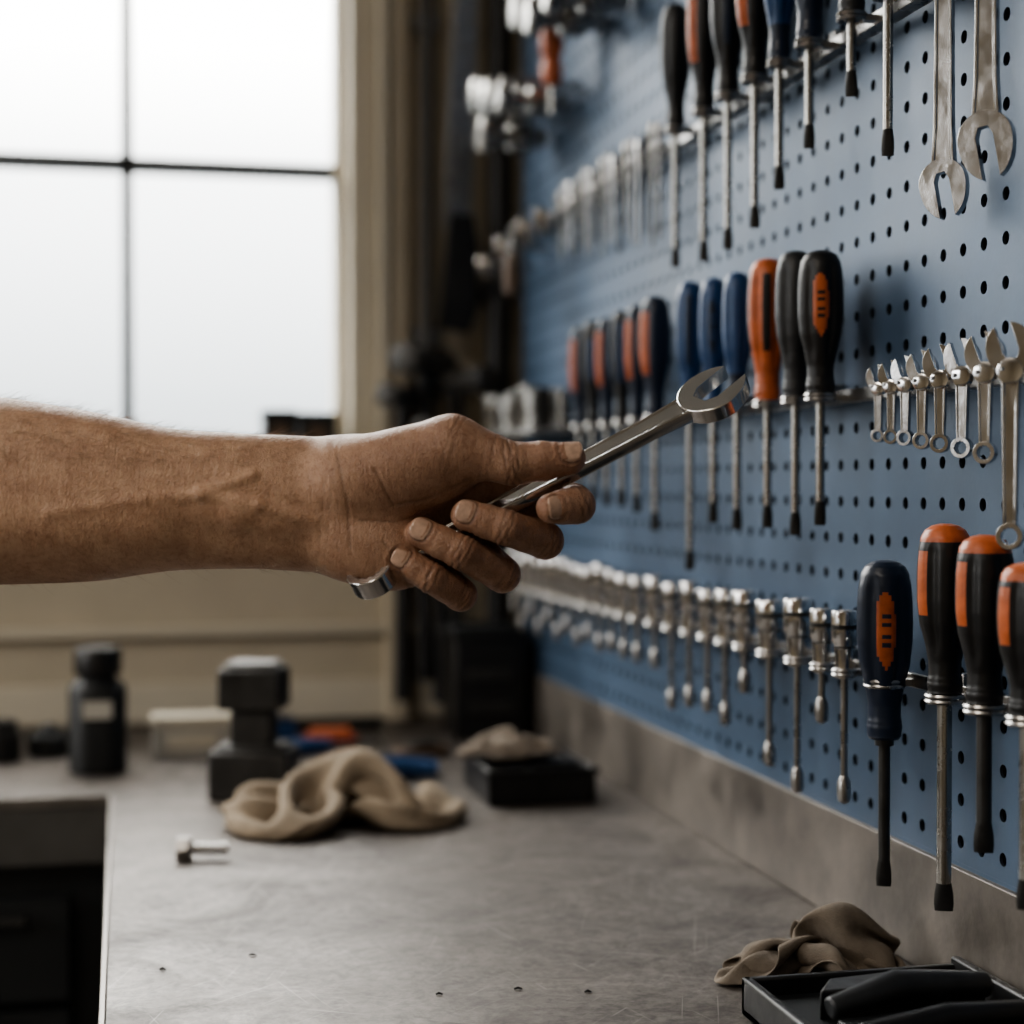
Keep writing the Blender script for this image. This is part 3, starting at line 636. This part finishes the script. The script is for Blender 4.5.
val={c:Fld[I+c[0],J+c[1],K+c[2]] for c in cor}
acc=np.zeros((len(I),3)); cnt=np.zeros(len(I))
for a in cor:
    for ax in range(3):
        if a[ax]==0:
            c=list(a); c[ax]=1; c=tuple(c); va,vb=val[a],val[c]; cr=(va<0)!=(vb<0)
            t=np.where(cr,va/(va-vb+1e-12),0); p=np.tile(np.array(a,float),(len(I),1)); p[:,ax]=t
            acc[cr]+=p[cr]; cnt[cr]+=1
V=acc/cnt[:,None]+np.stack([I,J,K],1); V=V*step+np.array([x0,y0,z0])
quads=[]
for ax in range(3):
    A1=[slice(0,-1) if q==ax else slice(None) for q in range(3)]; B1=[slice(1,None) if q==ax else slice(None) for q in range(3)]
    s0=ins[tuple(A1)]; s1=ins[tuple(B1)]; e=np.nonzero(s0!=s1); P=np.stack(e,1); u,w=(ax+1)%3,(ax+2)%3
    ok=(P[:,u]>0)&(P[:,w]>0)&(P[:,u]<act.shape[u])&(P[:,w]<act.shape[w]); P=P[ok]; fl=s0[tuple(P.T)]
    def cid(du,dw):
        q=P.copy(); q[:,u]-=du; q[:,w]-=dw; return idv[q[:,0],q[:,1],q[:,2]]
    Q=np.stack([cid(1,1),cid(0,1),cid(0,0),cid(1,0)],1); Q[~fl]=Q[~fl][:,::-1]; quads.append(Q)
Q=np.concatenate(quads); Q=Q[(Q>=0).all(1)]
E=np.concatenate([Q[:,[0,1]],Q[:,[1,2]],Q[:,[2,3]],Q[:,[3,0]]])
n=len(V); deg=np.bincount(E[:,0],minlength=n)+np.bincount(E[:,1],minlength=n)
for it in range(3):
    s_=np.stack([np.bincount(E[:,0],weights=V[E[:,1],q],minlength=n)+np.bincount(E[:,1],weights=V[E[:,0],q],minlength=n) for q in range(3)],1)/np.maximum(deg,1)[:,None]
    V=V*.5+s_*.5
def vnorm(V):
    fn=np.cross(V[Q[:,2]]-V[Q[:,0]],V[Q[:,3]]-V[Q[:,1]]); N=np.zeros_like(V)
    for q in range(4):
        for c in range(3): N[:,c]+=np.bincount(Q[:,q],weights=fn[:,c],minlength=n)
    return N/(np.linalg.norm(N,axis=1,keepdims=True)+1e-9)
N=vnorm(V)
if (N[:,1]*(V[:,1]-22)).sum()<0: N=-N
disp=np.zeros(n); crease=np.zeros(n); red=np.zeros(n)
def groove(Jt,ax,r,offs,depth,wd=1.3,cr=.6,lim=1.9):
    global disp,crease
    Jt=np.array(Jt[:3],float); ax=np.array(ax,float); ax/=np.linalg.norm(ax)
    P=V-Jt; t=P@ax; rad=np.linalg.norm(P-t[:,None]*ax,axis=1)
    wv=np.sin(V[:,2]*.35+V[:,0]*.1)*.7+np.sin(V[:,2]*.13+V[:,1]*.2)*.9
    m=np.clip((r*1.5-rad)/(r*.3),0,1); ln=np.linalg.norm(P,axis=1)
    for q,o in enumerate(offs):
        am=.75+.25*np.sin(V[:,2]*.22+q*2.1+V[:,1]*.15)
        g=np.exp(-((t-o-wv*(1 if q%2 else -1)*.8)/wd)**2)*m*am*(ln<r*lim); disp-=depth*g; crease+=g*cr
for nm,c in FN.items():
    a=np.array(c[3][:3])-np.array(c[2][:3]); groove(c[2],a,c[2][3],(-6,-2.5,.8,4.2),.8)
    a=np.array(c[2][:3])-np.array(c[1][:3]); groove(c[1],a,c[1][3],(-3,1,5,9),.8)
    mm=[(c[1][i]+c[2][i])/2 for i in range(3)]; groove(mm,a,c[2][3],(1,5),.25,1.0,.2)
    for jt,k in ((c[1],.8),(c[2],.6),(c[3],.9)):
        dd=np.linalg.norm(V-np.array(jt[:3]),axis=1); red=np.maximum(red,k*np.clip(1-dd/(jt[3]*1.8),0,1))
groove((513,-15,464),(54,0,-5),20,(-7,-3,1,5),.8); groove((500,-12,460),(54,0,10),22,(-16,-9),.4,1.2,.3); groove((452,-4,446),(61,-11,18),28,(2,8),.45,1.4,.3)
groove((326,20,505),(1,0,.12),60,(0,7),.35,2.2,.18)
dd=np.linalg.norm(V-np.array([560,-15,460]),axis=1); red=np.maximum(red,.8*np.clip(1-dd/45,0,1))
for pts,dp,wd_ in ((((378,470),(395,505),(425,500),(470,480)),1.0,1.8),(((362,520),(400,522),(455,500)),.8,1.6),(((340,455),(350,500),(352,545)),.5,2.0),(((385,540),(400,560),(410,590)),.6,1.6)):
    ds=np.full(n,99.)
    for q in range(len(pts)-1):
        a=np.array(pts[q],float); b2=np.array(pts[q+1],float); dv=b2-a; P=V[:,[0,2]]-a; h=np.clip((P@dv)/(dv@dv),0,1); ds=np.minimum(ds,np.linalg.norm(P-h[:,None]*dv,axis=1))
    g=np.exp(-(ds/wd_)**2)*(V[:,1]<20); disp-=dp*g; crease+=g*.35
def loc(p): return Vector(((p[0]-455)*S,p[1]*S,(500-p[2])*S))
nails=[]
def nail(Tc,prev,nrm,r,Ln=10.5,half=52,lift=.55,off=.10):
    global crease,disp
    a=np.array(Tc[:3],float)-np.array(prev[:3],float); a/=np.linalg.norm(a); nn=np.array(nrm,float); nn-=a*(nn@a); nn/=np.linalg.norm(nn); bb=np.cross(a,nn)
    V_=[];F_=[];K=16; rim=[]
    for j in range(K+1):
        for i in range(K+1):
            u=-1+2*i/K; v=-1+2*j/K
            cu=u*math.sqrt(1-.38*v*v); cv=v*math.sqrt(1-.38*u*u)
            ph=math.radians(half)*cu; edge=max(abs(u),abs(v))
            R=r+lift-(1.2 if edge>.99 else 0)-.045*max(0,cv)*r
            p=np.array(Tc[:3])+a*(cv*Ln+Ln*off)+R*(math.sin(ph)*bb+math.cos(ph)*nn)
            V_.append(tuple(loc(p)))
            if edge>.99: rim.append(p)
    for j in range(K):
        for i in range(K): F_.append((j*(K+1)+i,j*(K+1)+i+1,(j+1)*(K+1)+i+1,(j+1)*(K+1)+i))
    nails.append((V_,F_))
    near=np.nonzero(np.linalg.norm(V-np.array(Tc[:3]),axis=1)<40)[0]; ds=np.full(len(near),99.)
    for p in rim: ds=np.minimum(ds,np.linalg.norm(V[near]-p,axis=1))
    g=np.exp(-(ds/1.9)**2); crease[near]+=g*1.1; disp[near]-=.5*g; g2=np.exp(-((ds-4)/2.2)**2); disp[near]+=.5*g2
for nm,c in FN.items():
    nr={'index':(.35,-1,-.1),'middle':(-.1,-1,-.45),'ring':(-.1,-1,-.45),'pinky':(-.1,-1,-.4)}[nm]
    nail(c[3],c[2],nr,c[3][3],Ln=10 if nm!='pinky' else 8.5)
nail(TT,TI,(0,-.70,-.72),16.3,Ln=12,half=60)
V=V+N*disp[:,None]
lp=np.stack([(V[:,0]-455)*S,V[:,1]*S,(500-V[:,2])*S],1)
me=bpy.data.meshes.new('forearm_and_hand')
Qf=Q.copy()
me.vertices.add(n); me.vertices.foreach_set('co',lp.ravel())
me.loops.add(len(Qf)*4); me.polygons.add(len(Qf))
vol=np.einsum('ij,ij->i',lp[Qf[:,0]],np.cross(lp[Qf[:,1]],lp[Qf[:,2]])).sum()+np.einsum('ij,ij->i',lp[Qf[:,0]],np.cross(lp[Qf[:,2]],lp[Qf[:,3]])).sum()
if vol<0: Qf=Qf[:,::-1].copy()
me.loops.foreach_set('vertex_index',Qf.ravel()); me.polygons.foreach_set('loop_start',np.arange(0,len(Qf)*4,4)); me.polygons.foreach_set('use_smooth',np.ones(len(Qf),bool))
me.update(calc_edges=True); me.validate()
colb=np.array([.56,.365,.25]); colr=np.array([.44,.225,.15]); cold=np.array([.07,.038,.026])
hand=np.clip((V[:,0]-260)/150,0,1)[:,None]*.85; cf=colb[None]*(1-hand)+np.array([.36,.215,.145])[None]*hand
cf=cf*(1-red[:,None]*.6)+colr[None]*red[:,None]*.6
cr=np.clip(crease,0,1)[:,None]*.72; cf=cf*(1-cr)+cold[None]*cr
ca=me.color_attributes.new('skin','FLOAT_COLOR','POINT'); ca.data.foreach_set('color',np.concatenate([cf,np.ones((n,1))],1).astype(np.float32).ravel())
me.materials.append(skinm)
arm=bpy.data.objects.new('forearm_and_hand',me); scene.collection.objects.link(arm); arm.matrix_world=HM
b=MB()
for v_,f_ in nails: b.add(v_,f_,nailm)
b.obj('fingernails',parent=arm,angle=80)
cu=bpy.data.curves.new('arm_hair','CURVE'); cu.dimensions='3D'; cu.bevel_depth=.00006; cu.bevel_resolution=0
idx=np.nonzero((V[:,0]<310)&(V[:,0]>-20)&((V[:,2]<465)|(np.random.rand(n)<.12)))[0]; idx=np.random.choice(idx,2400,replace=False)
Nl=np.stack([N[:,0],N[:,1],-N[:,2]],1)
for q in idx:
    p=Vector(lp[q]); nn=Vector(Nl[q]); d=(Vector((1,0,0))*(.8+.3*random.random())+Vector((0,random.uniform(-.4,.4),random.uniform(-.5,.3)))).normalized(); L=random.uniform(.004,.011)
    s=cu.splines.new('POLY'); s.points.add(3)
    for k in range(4):
        t=k/3; pt=p+nn*(L*.5*t*(1-.35*t))+d*L*t; s.points[k].co=(*pt,1); s.points[k].radius=1-.8*t
cu.materials.append(hairm)
ho=bpy.data.objects.new('arm_hair',cu); scene.collection.objects.link(ho); ho.parent=arm
# held wrench
b=MB()
A=loc((373,-10,575)); B=loc((714,20,395)); ax=(B-A); Lw=ax.length; ax.normalize()
nn=Vector((0,-.50,.87)); nn=(nn-ax*nn.dot(ax)).normalized(); yy=nn.cross(ax)
WM=Matrix(((ax.x,yy.x,nn.x,A.x),(ax.y,yy.y,nn.y,A.y),(ax.z,yy.z,nn.z,A.z),(0,0,0,1)))
wrench_geo(b,Lw,.0195,.0135,.0120,.0165,.0075,WM,chrome,ang=18,jaw=.44,ext=1.18)
wo=b.obj('combination_wrench',.0012); wo.matrix_world=HM
# ------------------------------------------------------------ lights, world, camera
wd=bpy.data.worlds.new('World'); scene.world=wd; wd.use_nodes=True; nt=wd.node_tree; bg=nt.nodes['Background']
tc=nt.nodes.new('ShaderNodeTexCoord'); sp=nt.nodes.new('ShaderNodeSeparateXYZ'); nt.links.new(tc.outputs['Generated'],sp.inputs[0])
r=nt.nodes.new('ShaderNodeValToRGB'); r.color_ramp.elements[0].position=0; r.color_ramp.elements[0].color=(.085,.088,.09,1)
r.color_ramp.elements[1].position=.42; r.color_ramp.elements[1].color=(1,.965,.92,1)
for p,c in ((.045,(.105,.11,.113,1)),(.10,(.16,.163,.165,1)),(.18,(.25,.25,.25,1)),(.27,(.55,.54,.52,1))):
    e=r.color_ramp.elements.new(p); e.color=c
nt.links.new(sp.outputs['Z'],r.inputs['Fac']); nt.links.new(r.outputs['Color'],bg.inputs['Color']); bg.inputs['Strength'].default_value=15
def area(name,loc_,rot,sx,sy,power=0,portal=False,col=(1,1,1)):
    l=bpy.data.lights.new(name,'AREA'); l.shape='RECTANGLE'; l.size=sx; l.size_y=sy; l.energy=power; l.color=col
    if portal: l.cycles.is_portal=True
    o=bpy.data.objects.new(name,l); scene.collection.objects.link(o); o.location=loc_; o.rotation_euler=rot; return o
area('window_portal',((WX0+WX1)/2,YB+.10,(ZS+ZT)/2),(math.radians(-90),0,0),WX1-WX0,ZT-ZS,portal=True)
area('window_portal',(-3.08,(LY0+LY1)/2,(LZ0+LZ1)/2),(0,math.radians(-90),0),LZ1-LZ0,LY1-LY0,portal=True)
area('added_fill_light',(-1.1,.1,2.69),(0,0,0),.36,1.3,power=17,col=(1,.90,.78))  # warm fill added from the left front; no such lamp in view
cam=bpy.data.cameras.new('camera'); co=bpy.data.objects.new('camera',cam); scene.collection.objects.link(co); scene.camera=co
cam.sensor_width=36; cam.lens=60; co.location=(0,0,CZ); co.rotation_euler=(math.radians(90-.906),0,-al)
cam.dof.use_dof=True; cam.dof.focus_distance=1.0; cam.dof.aperture_fstop=3.5; cam.clip_start=.02
scene.view_settings.view_transform='AgX'; scene.view_settings.look='AgX - Medium High Contrast'; scene.view_settings.exposure=.48
